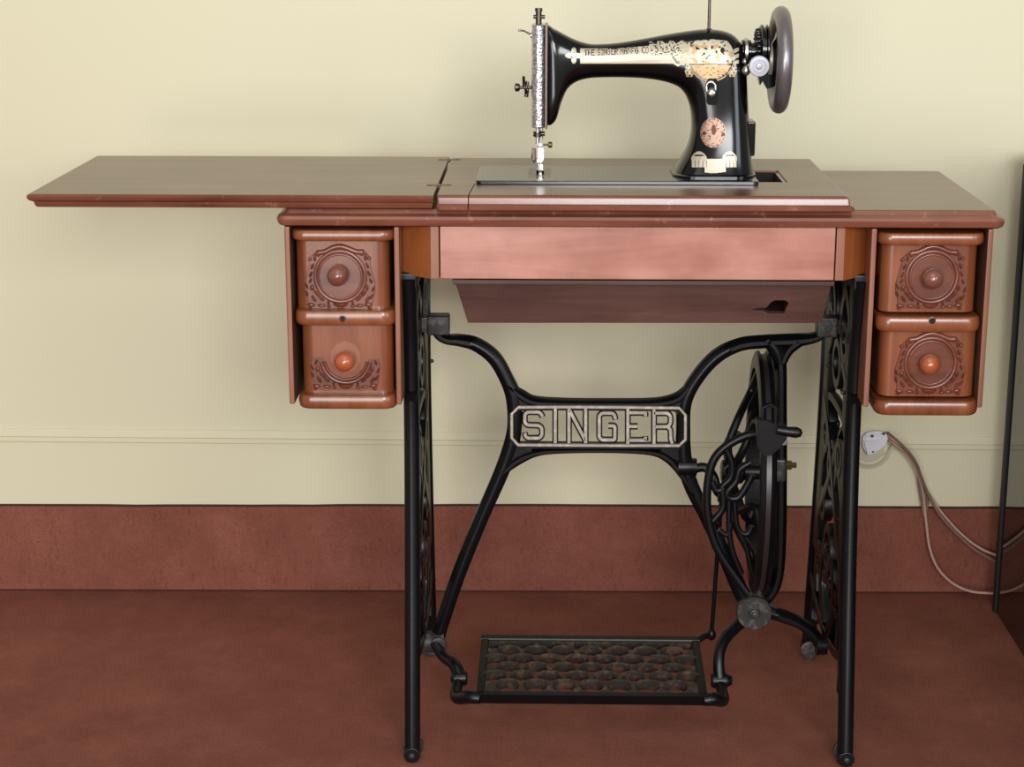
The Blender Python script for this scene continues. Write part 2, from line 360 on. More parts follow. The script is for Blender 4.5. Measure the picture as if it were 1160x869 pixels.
# drawer cases
CARV = dict(ring=(625, 440))
def carving(cx, cz, yf, lower_only=False):
    """carved wreath in front of plane yf; unit = zoomed pixel"""
    k = .00112 / 8.29
    P = lambda x, y, dy=0: V((cx + (x - 625) * k, yf - dy, cz - (y - 440) * k * 1.03))
    bm = BM()
    keep = (lambda y: y > 430) if lower_only else (lambda y: True)
    # silhouette ground
    out = [(395, 205), (480, 195), (560, 158), (630, 143), (700, 160), (790, 197), (862, 192), (890, 225), (925, 265), (918, 320), (940, 420), (962, 500), (955, 590), (945, 650), (925, 735), (700, 742), (620, 748), (530, 742), (305, 745), (310, 660), (285, 590), (280, 510), (305, 420), (330, 320), (318, 275), (365, 235)]
    if lower_only: out = [(940, 440), (962, 500), (955, 590), (945, 650), (925, 735), (700, 742), (620, 748), (530, 742), (305, 745), (310, 660), (285, 590), (280, 510), (300, 430), (395, 430), (430, 540), (520, 620), (625, 648), (730, 620), (820, 540), (850, 445)]
    lo = [P(x, y, 0) for x, y in out]; hi = [P(625 + (x - 625) * .985, 440 + (y - 440) * .985, .0016) for x, y in out]
    loft(bm, [lo, hi])
    def arc(r, w, h, a0=0, a1=360, n=56):
        if lower_only: a0, a1 = 8, 172
        pts = [P(625 + r * math.cos(math.radians(a0 + (a1 - a0) * i / n)), 440 + r * math.sin(math.radians(a0 + (a1 - a0) * i / n)), .001) for i in range(n + 1)]
        if lower_only: tube(bm, pts, h, 8)
        else: tube(bm, pts[:-1], h, 8, True)
    arc(207, 0, .0016); arc(240, 0, .0030)
    if not lower_only:
        tube(bm, [P(x, y, .0015) for x, y in spline([(400, 218), (480, 207), (560, 168), (630, 155), (700, 172), (790, 207), (855, 203)], 5)], [.0022] + [.0034] * 29 + [.0022] * 1, 8)
        for x, y, a, b_ in ((420, 222, 26, 34), (838, 212, 26, 34), (340, 277, 20, 20), (905, 266, 20, 20), (385, 262, 16, 40), (872, 255, 16, 40)):
            ball(bm, P(x, y, .001), a * k, .004, b_ * k)
    for x, y, a, b_, r in ((360, 345, 15, 34, 25), (343, 420, 15, 34, 25), (338, 480, 14, 30, 25), (888, 335, 15, 34, -25), (903, 410, 15, 34, -25), (920, 480, 14, 30, -20),
                           (352, 545, 24, 34, 10), (300, 530, 12, 34, -20), (300, 600, 14, 34, -15), (940, 560, 12, 34, 20), (925, 630, 13, 34, 30), (880, 540, 20, 34, -10),
                           (395, 600, 18, 44, -40), (440, 650, 18, 36, -50), (850, 600, 18, 44, 40), (800, 650, 18, 36, 50), (340, 712, 40, 22, 10), (325, 740, 20, 14, 0), (890, 705, 42, 22, -10), (905, 738, 22, 14, 0),
                           (440, 715, 46, 18, 5), (505, 690, 12, 34, 0), (510, 725, 20, 18, 0), (740, 690, 12, 34, 0), (745, 722, 26, 18, 0), (810, 715, 40, 18, -5), (365, 650, 18, 40, -30), (885, 655, 18, 40, 30)):
        if keep(y): ball(bm, P(x, y, .001), a * k, .0042, b_ * k, math.radians(r), 8, 6)
    # half-moon basket
    t = BM(); bmesh.ops.create_uvsphere(t, u_segments=14, v_segments=8, radius=1)
    bmesh.ops.bisect_plane(t, geom=t.verts[:] + t.edges[:] + t.faces[:], plane_co=(0, 0, 0), plane_no=(0, 0, 1), clear_outer=True)
    merge(bm, t, Matrix.Translation(P(622, 690, .001)) @ Matrix.Diagonal((75 * k, .005, 52 * k, 1)))
    return bm
def knob(parent, c, m):
    bm = BM(); lathe(bm, c, (0, -1, 0), [(-.001, .008), (.003, .0075), (.006, .007), (.009, .0105), (.013, .0132), (.018, .0128), (.022, .0095), (.0245, .005), (.0252, .0005)], 24)
    obj('knob', bm, m, parent, 60, 'round turned knob')
def drawer(x0, x1, z0, z1, cxp, kxp, kmat, lower=False):
    yf = .016; bm = BM()
    slab(bm, x0, x1, yf, .36, .016, [(z0, .001), (z0 + .001, 0), (z1 - .001, 0), (z1, .001)], 7)
    d = obj('drawer', bm, W_DRAWER, T, 35, 'red brown drawer with carved front')
    c = at(cxp[0], cxp[1], yf)
    obj('carving', carving(c.x, c.z, yf, lower), W_CARVE, d, 50)
    if lower:
        bm = BM(); p = [V((c.x + .0205 * math.cos(2 * PI * i / 10 + .3), yf + .001, c.z + .0015 + .0215 * math.sin(2 * PI * i / 10 + .3))) for i in range(10)]
        prism(bm, p, (0, -.0015, 0)); obj('bare_patch', bm, W_PATCH, d, 0, 'dull patch where carving broke away')
    kc = at(kxp[0], kxp[1], yf - .015); knob(d, (kc.x, yf, kc.z), kmat)
def case(xl, xr, rails, side_bot, keyhole):
    z0 = at(*side_bot, .006).z
    c = empty('drawer_case', ((xl + xr) / 2, .19, z0)); c.parent = T; c.location = V(((xl + xr) / 2, .19, z0)) - WLOC[T.name]; WLOC[c.name] = V(((xl + xr) / 2, .19, z0))
    for x0, x1 in ((xl, xl + .0072), (xr - .0072, xr)):
        bm = BM(); box(bm, x0, x1, .004, .366, z0 + .004, .7423, .002); bm.normal_update()
        for f in bm.faces: f.material_index = 1 if f.normal.x * (1 if x0 == xl else -1) > .9 else 0  # inner faces unfinished and darker, also standing in for shade in the gap
        obj('side_panel', bm, [W_SIDE, W_IN], c, 30)
    for i, (px0, px1, ya, yb_) in enumerate(rails):
        za = at(400, ya, .002).z; zb = at(400, yb_, .002).z; x0 = at(px0, ya, .004).x; x1 = at(px1, ya, .004).x
        za = min(za, .7422)
        h = za - zb; bm = BM()
        slab(bm, x0, x1, .0, .362, .018, [(zb, .0028), (zb + h * .1, .001), (zb + h * .3, 0), (zb + h * .6, 0), (zb + h * .85, .0008), (zb + h * .95, .002), (za, .004)], 7)
        r = obj('rail', bm, W_DRAWER, c, 35)
        if i == 1:
            kp = at(*keyhole, 0); bm = BM(); lathe(bm, (kp.x, .0004, kp.z), (0, -1, 0), [(-.002, .0046), (.001, .0046), (.0013, .0034)], 16); kh = obj('keyhole', bm, DSTEEL, r, 40, 'dark round lock')
            bm = BM(); lathe(bm, (kp.x, -.0005, kp.z), (0, -1, 0), [(-.001, .0028), (.0012, .0028)], 12); merge_o = bm
            box(bm, kp.x - .001, kp.x + .001, -.0016, .001, kp.z - .004, kp.z)
            kh2 = obj('keyhole', bm, BLK, r, 40)
    bm = BM(); box(bm, xl + .004, xr - .004, .362, .368, z0 + .004, .74); obj('back_panel', bm, W_IN, c, 30)
xL0, xL1, xR0, xR1 = at(322.5, 262, .01).x, at(452.5, 262, .01).x, at(986.5, 266, .01).x, at(1124.5, 266, .01).x
case(xL0, xL1, [(329, 447, 261, 273.5), (333, 448, 352, 369), (337, 449, 448, 463.5)], (333, 461), (388, 360.5))
case(xR0, xR1, [(996, 1118, 262, 275.5), (994, 1113, 356, 373), (992, 1110, 451, 467)], (1110, 465), (1056, 363))
dz = lambda px, py: at(px, py, .016).z
drawer(at(334.5, 300, .016).x, at(440.5, 300, .016).x, dz(390, 350.5), .728, (385.5, 313.0), (382, 313), W_KNOBD)
drawer(at(341.5, 400, .016).x, at(445, 400, .016).x, dz(390, 446.5), dz(390, 367), (391.5, 405.5), (390, 410), W_KNOB, True)
drawer(at(999, 300, .016).x, at(1108.5, 300, .016).x, dz(1050, 354), .728, (1055.5, 313.5), (1057, 316), W_KNOBD)
drawer(at(997.5, 400, .016).x, at(1107, 400, .016).x, dz(1050, 449.5), dz(1050, 371), (1054, 411), (1053.5, 413), W_KNOB)

# ------------------------------------------------------------------ iron stand
YB = .2
def P2(px, py, y=YB): return at(px, py, y)
def bar(bm, pts, t=.009, y=YB, n=8, sec=RIDGE):
    """pts (px, py, width in px): flat cast bar in the brace plane"""
    s = spline(pts, n); k = .5 * (2.54 / FPX) * 1.02
    sweep(bm, [at(p[0], p[1], y) for p in s], [p[2] * k for p in s], t, V((0, 1, 0)), sec)
def side_frame(X, flip):
    N = V((1, 0, 0)); f_ = 1 if not flip else -1
    root = None; MID = .1875
    def leg(mirror):
        m = (lambda y: 2 * MID - y) if mirror else (lambda y: y)
        bm = BM()
        pts = spline([(m(-.008), .006), (m(-.004), .03), (m(.012), .12), (m(.036), .25), (m(.054), .38), (m(.062), .48), (m(.058), .57), (m(.046), .63), (m(.036), .668)], 12)
        sec = LEGS if not mirror else [(-a, b_) for a, b_ in LEGS]
        sweep(bm, [V((X, y, z)) for y, z in pts], .0085, .0105, N, sec)
        dy = .028 if not mirror else -.028
        sweep(bm, [V((X, y + dy, z)) for y, z in pts if z > .2], .026, .0075, N, RECT)
        # rounded foot
        lathe(bm, (X, m(-.008) - .0085, .0125), (0, 1, 0), [(0, .0095), (.001, .0108), (.016, .0108), (.017, .0095)], 18)
        return bm
    fr = obj('leg', leg(False), IRON, T, 50, 'black cast iron leg'); 
    bm = BM(); lathe(bm, (X, -.0165, .0125), (0, -1, 0), [(-.001, .0045), (.0015, .0045), (.003, .003), (.0032, .001)], 12); obj('foot_bolt', bm, IRON_W, fr, 50)
    bk = obj('leg', leg(True), IRON, T, 50, 'black cast iron leg')
    for o, y in ((fr, .0115), (bk, 2 * MID - .0115)):
        bm = BM(); lathe(bm, (X, y - .004, .0144), (0, 1, 0), [(0, .0125), (.0008, .0142), (.0072, .0142), (.008, .0125)], 22)
        obj('caster_wheel', bm, IRON_W, o, 50, 'worn grey caster wheel')
    # lattice: rails, scrolls and rings between the legs
    bm = BM()
    cnt = [0]
    def rod(pts, r=.010, t=.0085, cl=False):
        cnt[0] += 1; sweep(bm, [V((X, y, z)) for y, z in pts], r, t - .00022 * (cnt[0] % 9), N, RECT, cl)
    rod([(.04, .66), (2 * MID - .04, .66)], .009, .011)
    rod(spline([(.018, .15), (.09, .125), (MID, .115), (2 * MID - .09, .125), (2 * MID - .018, .15)], 6), .008, .008)
    rod(spline([(.06, .43), (.12, .455), (MID, .46), (2 * MID - .12, .455), (2 * MID - .06, .43)], 6), .0065, .006)
    for s in (1, -1):
        c = lambda d: MID + s * d
        rod(spline([(c(.155), .20), (c(.10), .27), (c(.035), .33), (c(-.03), .40), (c(-.10), .45)], 6))
        rod(spline([(c(.135), .50), (c(.07), .53), (c(.03), .585), (c(.06), .635), (c(.10), .60), (c(.075), .565)], 6))
        rod(spline([(c(.02), .12), (c(.06), .17), (c(.05), .225), (c(.015), .23), (c(.01), .20), (c(.035), .19)], 6))
        rod(spline([(c(.125), .33), (c(.085), .36), (c(.05), .41), (c(.075), .44), (c(.105), .42), (c(.09), .395)], 6))
        rod(spline([(c(.11), .14), (c(.115), .185), (c(.085), .215), (c(.07), .19)], 6))
        rod(spline([(c(.1275), .125), (c(.133), .105), (c(.13), .086)], 4), .006, .007)
        ball(bm, V((X, c(.13), .084)), .0065, .007, .009)
    ring = lambda y, z, r: rod([(y + r * math.cos(2 * PI * i / 20), z + r * math.sin(2 * PI * i / 20)) for i in range(20)], .007, .0085, True)
    ring(MID, .365, .036); ring(MID, .52, .03); ring(MID, .245, .03); ring(.125, .40, .022); ring(.25, .40, .022); ring(.12, .565, .022); ring(.255, .565, .022); ring(.1, .2, .02); ring(.275, .2, .02); ring(.115, .29, .02); ring(.26, .29, .02)
    for y, z in ((.09, .36), (.15, .30), (.23, .42), (.27, .31), (.2, .48), (.12, .50), (.25, .56)):
        ball(bm, V((X - .006 * f_, y, z)), .004, .006, .006)
    sc = obj('side_scrollwork', bm, IRON, T, 50)
    for px, py in (((489, 409), (478, 441)), ((938, 414), (955, 445), (973, 445)))[flip]:
        d_ = ray(px, py); q_ = CAM + d_ * ((X + (.0105 if (not flip or px > 970) else -.0105) - CAM.x) / d_.x); bm = BM(); ball(bm, q_, .0035, .003, .003); obj('rivet', bm, IRON_W, sc, 50)
    bm = BM(); box(bm, X - .02, X + .02, .085, 2 * MID - .06, .667, .7427, .002); obj('top_bracket', bm, IRON, T, 30)
    bm = BM(); box(bm, X - .012, X + .012, .035, .09, .655, .676, .003); obj('top_flange', bm, IRON, T, 30)
XL, XR = .1662, .7605
side_frame(XL, False); side_frame(XR, True)

# SINGER cross brace
bm = BM()
bar(bm, [(493, 371, 10), (497, 379, 11), (506, 384.5, 11), (521, 386, 13), (540, 391, 15), (560, 406, 16), (574, 430, 16), (582, 452, 18), (583, 482, 17), (578, 508, 18), (566, 540, 17), (545, 588, 16), (520, 650, 16), (503, 700, 16), (496, 722, 17)])
bar(bm, [(576, 436, 6), (590, 448, 12), (606, 455, 11), (640, 456.5, 9), (690, 457, 9), (740, 456.5, 9.5), (766, 452, 12), (780, 438, 6)])
bar(bm, [(568, 536, 7), (588, 520, 12), (612, 511.5, 9), (650, 509.5, 7.5), (700, 509.5, 7.5), (738, 511.5, 9), (757, 519, 11), (772, 537, 8), (786, 560, 6)])
bar(bm, [(846, 690, 12), (838, 668, 18), (822, 632, 17), (800, 585, 16), (783, 550, 17), (775, 520, 18), (774, 486, 16), (776, 455, 16), (790, 428, 15), (812, 404, 15), (838, 391, 14), (866, 387.5, 14), (900, 386, 14), (922, 383, 11), (934, 377, 9)])
bar(bm, [(868, 384, 14), (880, 398, 17), (884, 416, 14), (884.5, 450, 13.5), (884.5, 520, 14), (884, 600, 14), (882, 645, 13), (876, 668, 13), (864, 682, 14)])
bar(bm, [(905, 386, 14), (893, 396, 13), (886, 410, 10)])
for g in ([(572, 440), (584, 452), (602, 456), (584, 470)], [(782, 440), (770, 452), (752, 456), (768, 470)], [(580, 494), (588, 506), (606, 512), (580, 522), (566, 536)], [(774, 494), (764, 506), (746, 512), (768, 522), (780, 536)]):
    prism(bm, [at(x, y, YB - .0055) for x, y in g], (0, .012, 0))
brace = obj('cross_brace', bm, IRON, T, 45, 'black cast iron brace with lettered name panel')
# lugs at the four ends
for (px, py, w, h), x1 in (((497, 366, 13, 11), XL), ((936, 368, 12, 11), XR)):
    p = P2(px, py); hw = w * .0012; bm = BM()
    box(bm, p.x - hw, p.x + hw, YB - .014, YB + .012, p.z - .0155, p.z + .013, .003)
    xa, xb = sorted((x1, p.x)); box(bm, xa, xb, YB - .01, YB + .01, p.z - .012, p.z + .01, .002); obj('brace_lug', bm, IRON_W, brace, 45, 'worn grey mounting lug')
bm = BM()
p = P2(494, 727); tube(bm, [V((XL, YB, p.z)), V((p.x + .012, YB, p.z))], [.016, .0165], 18)
lathe(bm, (p.x + .004, YB - .012, p.z), (0, -1, 0), [(0, .013), (.004, .012), (.005, .008)], 16)
obj('brace_lug', bm, IRON_W, brace, 45)
bm = BM()   # hub disc with bolt
p = P2(854, 693, .18); lathe(bm, (p.x, .2, p.z), (0, -1, 0), [(-.008, .0235), (.018, .025), (.021, .0258), (.025, .0258), (.027, .0245)], 32)
hub = obj('pivot_hub', bm, IRON_W, brace, 40, 'grey iron hub disc')
bm = BM(); lathe(bm, (p.x, .174, p.z), (0, -1, 0), [(0, .0095), (.001, .0095)], 20); lathe(bm, (p.x, .174, p.z), (0, -1, 0), [(0, .0075), (.006, .0075), (.007, .006)], 6); lathe(bm, (p.x, .168, p.z), (0, -1, 0), [(0, .0045), (.004, .0045), (.005, .003)], 12)
obj('hub_bolt', bm, IRON_W, hub, 40)
bm = BM()
bar(bm, [(862, 690, 16), (885, 698, 14), (905, 706, 12.5), (920, 717, 13), (928, 728, 15)], .009)
p = P2(929, 730); tube(bm, [V((XR, YB, p.z)), V((p.x - .006, YB, p.z))], [.015, .0165], 18)
obj('brace_foot', bm, IRON, brace, 45)
# legs of the brace that carry the treadle
YT = .135
bm = BM()
s = spline([(*P2(848, 700), .0095), (*P2(834, 710, .19), .009), (*at(820, 726, .165), .0085), (*at(814.5, 745, .145), .008), (*at(815, 768, YT), .009)], 8)
tube(bm, [x[:3] for x in s], [x[3] for x in s], 12)
pr = at(815, 771, YT); lathe(bm, (pr.x - .012, YT, pr.z), (1, 0, 0), [(0, .009), (.003, .011), (.021, .011), (.024, .009), (.03, .006)], 16)
obj('treadle_hanger', bm, IRON, brace, 45); bm = BM()
s = spline([(*P2(492, 728, .19), .008), (*at(503, 744, .175), .0085), (*at(514, 752, .15), .009), (*at(521, 766, YT), .009)], 8)
tube(bm, [x[:3] for x in s], [x[3] for x in s], 12)
pl_ = at(520, 768, YT); lathe(bm, (pl_.x + .012, YT, pl_.z), (-1, 0, 0), [(0, .009), (.003, .011), (.018, .011), (.021, .009), (.024, .006)], 16)
obj('treadle_hanger', bm, IRON, brace, 45)

# name panel: pale rim and openwork letters
def poly2w(pts, y): return [at(px, py, y) for px, py in pts]
kpx = 2.54 / FPX
rimp = [(579.8, 468.5), (587, 461.2), (640, 460.9), (700, 461.2), (769.3, 462), (776.3, 469.7), (776.3, 497.8), (769, 504.6), (700, 504.6), (640, 504.2), (587, 503.8), (579.8, 495.8)]
bm = BM(); sweep(bm, poly2w(rimp, YB - .004), 3.4 * kpx, .0075, V((0, 1, 0)), RECT, True); pn = obj('name_panel', bm, IRON, brace, 30)
bm = BM(); sweep(bm, poly2w(rimp, YB - .0125), 1.7 * kpx, .0025, V((0, 1, 0)), RECT, True); obj('panel_rim', bm, BRASSY, pn, 40, 'bare metal octagonal rim')
A = lambda x, y: (570 + x / 10.545, 450 + y / 10.545); B_ = lambda x, y: (670 + x / 9.667, 450 + y / 9.667)
LET = {
 'S': [[A(470, 232), A(458, 200), A(425, 175), A(290, 175), A(260, 200), A(258, 300), A(290, 332), A(425, 335), A(462, 365), A(464, 450), A(432, 488), A(290, 488), A(262, 460), A(262, 425)]],
 'I': [[A(622, 120), A(622, 545)]],
 'N': [[A(785, 120), A(785, 545)], [A(790, 150), A(985, 520)], [A(985, 120), A(985, 545)]],
 'G': [[B_(262, 240), B_(255, 195), B_(232, 172), B_(115, 172), B_(85, 200), B_(85, 440), B_(115, 466), B_(255, 466), B_(257, 312), B_(185, 312)]],
 'E': [[B_(398, 120), B_(398, 515)], [B_(398, 168), B_(600, 168)], [B_(590, 168), B_(590, 205)], [B_(398, 318), B_(505, 318)], [B_(398, 470), B_(600, 470)], [B_(590, 470), B_(590, 432)]],
 'R': [[B_(685, 120), B_(685, 515)], [B_(685, 172), B_(835, 172), B_(866, 205), B_(866, 285), B_(835, 322), B_(690, 322)], [B_(835, 322), B_(866, 352), B_(868, 460), B_(885, 505)]]}
def dens(pts, step=1.2):
    out = []
    for a, b_ in zip(pts, pts[1:]):
        n = max(1, int(math.dist(a, b_) / step))
        for i in range(n): out.append((a[0] + (b_[0] - a[0]) * i / n, a[1] + (b_[1] - a[1]) * i / n))
    out.append(pts[-1])
    for _ in range(2): out = [out[0]] + [tuple((out[i - 1][k] + 2 * out[i][k] + out[i + 1][k]) / 4 for k in (0, 1)) for i in range(1, len(out) - 1)] + [out[-1]]
    return out
for ch, strokes in LET.items():
    bm = BM()
    for st in strokes: sweep(bm, poly2w(dens(st), YB - .005), 3.5 * kpx, .004, V((0, 1, 0)), RECT)
    if ch in 'SG':   # ties that hold the letter in the panel
        for xx in ((604, 607), (689, 692))[ch == 'G']:
            for ya, yb_ in ((460, 466.5), (498, 505)): sweep(bm, poly2w([(xx, ya), (xx, yb_)], YB - .004), 2.5 * kpx, .003)
    lo = obj('letter', bm, IRON, pn, 30, 'cast letter ' + ch)
    bm = BM()
    for st in strokes: sweep(bm, poly2w(dens(st), YB - .0098), 1.9 * kpx, .002, V((0, 1, 0)), RECT)
    bmesh.ops.translate(bm, vec=(0, 0, 0), verts=bm.verts)
    lt = obj('letter_face', bm, BRASSY, pn, 30, 'bare metal face of letter ' + ch)

# treadle
fl, frr, bl_, brr = at(541, 788, .062), at(800, 791, .062), at(546, 723, .205), at(790.5, 725, .205)
c0 = (fl + frr) / 2; Uv = V((1, 0, 0)); Vd = ((bl_ + brr) / 2 - c0); Vd.x = 0; LV = Vd.length; Vd.normalize(); Nn = Uv.cross(Vd)
hw = (frr.x - fl.x) / 2
loops = [[(-hw, 0), (hw, 0), (hw * .99, LV), (-hw * .99, LV)]]
px_, py_ = .0395, LV * .87 / 6
for r in range(6):
    for k in range(-5, 6):
        u = (k + (.5 if r % 2 else 0)) * px_; v = LV * .08 + (r + .45) * py_
        l = [(a, min(b_, LV - .011)) for a, b_ in circ(u, v, .0165, 14, .0125)]
        l = [(max(-hw + .011, min(hw - .011, a)), max(.009, b_)) for a, b_ in l]
        if abs(u) < hw - .006: loops.append(l)
bm = plate(loops, .013, .0006, (Uv, Vd, Nn), c0 - Nn * .004)
for l in loops[1:]:
    n_ = len(l); mu = sum(a for a, b_ in l) / n_; mv = sum(b_ for a, b_ in l) / n_; far = max(b_ for a, b_ in l)
    if abs(mu) < hw - .016 and far < LV - .0125 and far - mv > .01:
        sweep(bm, [c0 + Uv * (mu + .0172 * math.cos(t)) + Vd * (mv + .0132 * math.sin(t)) + Nn * .003 for t in [math.radians(18 + 144 * k / 9) for k in range(10)]], [.0006] + [.0018] * 8 + [.0006], .0032, Nn, RECT)
tr_ = obj('treadle', bm, IRON_T, T, 35, 'rusty cast iron foot treadle with honeycomb plate')
bm = BM()
F_ = lambda a, v, h=0: c0 + Uv * a + Vd * v + Nn * h
def rodf(a, b_, w, t): sweep(bm, [a, b_], w, t, Nn, RECT)
rodf(F_(-hw, LV - .004), F_(hw, LV - .004), .006, .0055); rodf(F_(-hw + .004, 0), F_(-hw + .006, LV), .0055, .005); rodf(F_(hw - .004, 0), F_(hw - .006, LV), .0055, .005)
prism(bm, [F_(-hw - .004, -.004, .005), F_(-hw - .004, .004, .005), F_(-hw - .004, .004, -.011), F_(-hw - .004, -.001, -.012)], (2 * hw + .008, 0, 0))
obj('treadle_frame', bm, IRON, tr_, 35)
# ears that ride on the pivots and the pitman eye
for p, e in ((pl_, F_(-hw, .0)), (pr, F_(hw, .0))):
    s = 1 if e.x > c0.x else -1
    pts = spline([(e.x - s * .004, e.y, e.z - .004, .008), (e.x + s * .012, e.y + .005, e.z - .004, .0095), (p.x + s * .002, YT - .045, p.z - .010, .0085), (p.x + s * .001, YT - .005, p.z - .004, .008)], 6)
    bm = BM(); tube(bm, [q_[:3] for q_ in pts], [q_[3] for q_ in pts], 12); obj('treadle_ear', bm, IRON, tr_, 45)
pe = at(806, 719, .215); e = F_(hw - .006, LV - .006); bm = BM(); tube(bm, [e, (e + pe) / 2 + V((0, 0, .003)), pe], .005, 10)
obj('treadle_arm', bm, IRON, tr_, 45)

# drive wheel
wx, wy, wz, R = .655, YB, .356, .1735
rotw = lambda bm: bmesh.ops.rotate(bm, cent=(wx, wy, wz), matrix=Matrix.Rotation(math.radians(-2.4), 3, 'Z'), verts=bm.verts)
bm = BM(); lathe(bm, (wx - .012, wy, wz), (1, 0, 0), [(0, R - .024), (0, R - .006), (.002, R - .001), (.006, R + .001), (.0085, R - .005), (.0145, R - .005), (.017, R + .001), (.020, R - .001), (.022, R - .006), (.022, R - .024)], 72)
bm.faces.ensure_lookup_table(); bmesh.ops.delete(bm, geom=[f for f in bm.faces if len(f.verts) > 4], context='FACES_ONLY'); loft(bm, [[V((wx + x, wy + (R - .024) * math.cos(2 * PI * k / 72), wz + (R - .024) * math.sin(2 * PI * k / 72))) for k in range(72)] for x in (-.012, .010)], False); rotw(bm)
whl = obj('drive_wheel', bm, IRON, T, 35, 'black spoked treadle drive wheel')
bm = BM(); loft(bm, [[V((wx + x, wy + r * math.cos(2 * PI * k / 72), wz + r * math.sin(2 * PI * k / 72))) for k in range(72)] for x, r in ((-.0045, R - .0055), (-.0045, R - .0042), (.0035, R - .0042), (.0035, R - .0055), (-.0045, R - .0055))], False); rotw(bm); obj('belt_groove', bm, plain('grey_groove', (50, 45, 44), .36, .3), whl, 35, 'dark grey belt groove')  # groove in one dark grey, lighter than the rim
hx = .610
for k in range(6):
    a = 2 * PI * k / 6 + .35; bm = BM(); pts = []
    for r, tw, x in ((.014, 0, hx), (.045, .35, hx - .002), (.08, .1, hx + .012), (.115, -.22, hx + .03), (.14, -.05, wx - .006), (R - .012, .05, wx)):
        pts.append((x, wy + r * math.cos(a + tw), wz + r * math.sin(a + tw)))
    tube(bm, spline(pts, 6), .006, 10); rotw(bm); obj('spoke', bm, IRON, whl, 60)
bm = BM(); lathe(bm, (hx - .012, wy, wz), (1, 0, 0), [(0, .012), (.002, .017), (.03, .017), (.034, .012), (.05, .011), (.072, .011)], 24); obj('wheel_hub', bm, IRON, whl, 40)
# axle, crank and pitman
za = at(775, 528, YB).z
bm = BM()
tube(bm, [at(768, 529, YB), at(789, 529, YB)], [.0135, .0125], 16)
ax0 = at(789, 529, YB)
cr = spline([(ax0.x - .004, YB, wz + .004), (ax0.x + .012, YB, wz + .006), (ax0.x + .024, YB - .006, wz - .006), (ax0.x + .03, YB - .01, wz - .026), (ax0.x + .042, YB - .012, wz - .032), (ax0.x + .05, YB - .008, wz - .02), (ax0.x + .052, YB - .002, wz - .004), (hx + .002, YB, wz)], 6)
tube(bm, cr, .0068, 12)
tube(bm, [V((hx, YB, wz)), V((wx + .03, YB, wz))], .0075, 14)
crk = obj('crank_axle', bm, IRON, T, 60, 'bent crank axle of the drive wheel')
bm = BM(); ne = at(895, 527, YB); xn = at(890, 527, YB).x
lathe(bm, (xn - .004, YB, ne.z), (1, 0, 0), [(0, .0075), (.012, .0075), (.0125, .0045), (.019, .0045), (.0195, .003)], 6)
obj('axle_nut', bm, plain('brass_nut', (110, 98, 66), .45, .8), crk, 40, 'brassy axle nut')
bm = BM(); p = at(880, 528, YB); box(bm, p.x - .010, p.x + .012, YB - .0155, YB + .01, p.z - .02, p.z + .014, .004); obj('axle_bearing', bm, IRON_W, crk, 40)
bm = BM(); t0 = V((ax0.x + .036, YB - .012, wz - .031)); tube(bm, [pe, (pe + t0) / 2, t0], .0032, 8)
lathe(bm, t0 - V((.006, 0, 0)), (1, 0, 0), [(0, .010), (.012, .010)], 16); ball(bm, pe, .007, .007, .009)
obj('pitman_rod', bm, IRON, T, 60, 'thin rod from treadle to crank')
# dress guard: open curled ironwork at the left of the wheel
bm = BM(); yg = .105
gp = lambda l: [at(x, y, yg + (.05 * (845 - x) / 45 if 0 else 0)) for x, y in l]
G = lambda l, r=.0055: tube(bm, spline([tuple(v) for v in gp(l)], 6), r, 10)
G([(856, 492), (842, 495), (822, 506), (808, 522), (802, 546), (801, 575), (806, 604), (816, 628), (832, 652), (846, 672)], .006)
G([(822, 508), (829, 524), (828, 541), (818, 552), (820, 565)], .005); G([(850, 524), (838, 532), (834, 545), (824, 557), (826, 564), (836, 564), (846, 550), (852, 538)], .0052)
G([(806, 545), (812, 556), (820, 553)], .005); G([(818, 552), (819, 575), (808, 590)], .005)
G([(832, 568), (834, 590), (838, 602), (847, 605), (852, 596)], .004); G([(814, 600), (824, 606), (828, 592)], .004); G([(838, 604), (846, 622), (850, 640), (856, 660)], .004)
G([(826, 566), (826, 600), (830, 625), (840, 650)], .0042)
obj('dress_guard', bm, IRON, T, 60, 'curled iron guard in front of the drive wheel')
# belt shifter with its handle
bm = BM(); ys = .012
c = [at(x, y, ys) for x, y in ((857, 474), (866, 478), (882, 480), (892, 484), (892, 497), (884, 507), (876, 516), (866, 518), (858, 507))]
prism(bm, c, (0, .016, 0)); bmesh.ops.bevel(bm, geom=bm.edges[:], offset=.002, segments=2, affect='EDGES')
p = at(872, 466, ys); tube(bm, [p + V((-.008, .004, -.02)), p + V((-.008, .004, .004)), p + V((0, .004, .009)), p + V((.009, .004, .004)), p + V((.009, .004, -.02))], .0035, 8)
s = [(*at(880, 487, ys - .004), .006), (*at(892, 489, ys - .004), .0065), (*at(902, 490, ys - .004), .0075), (*at(907.5, 490.5, ys - .004), .005), (*at(909, 490.5, ys - .004), .001)]
tube(bm, [x[:3] for x in s], [x[3] for x in s], 14)
q0 = at(888, 500, ys + .008); tube(bm, [q0, at(886, 500, .11), at(885, 500, YB)], .0055, 10)
obj('belt_shifter', bm, IRON, T, 45, 'dark belt shifter with stubby handle')

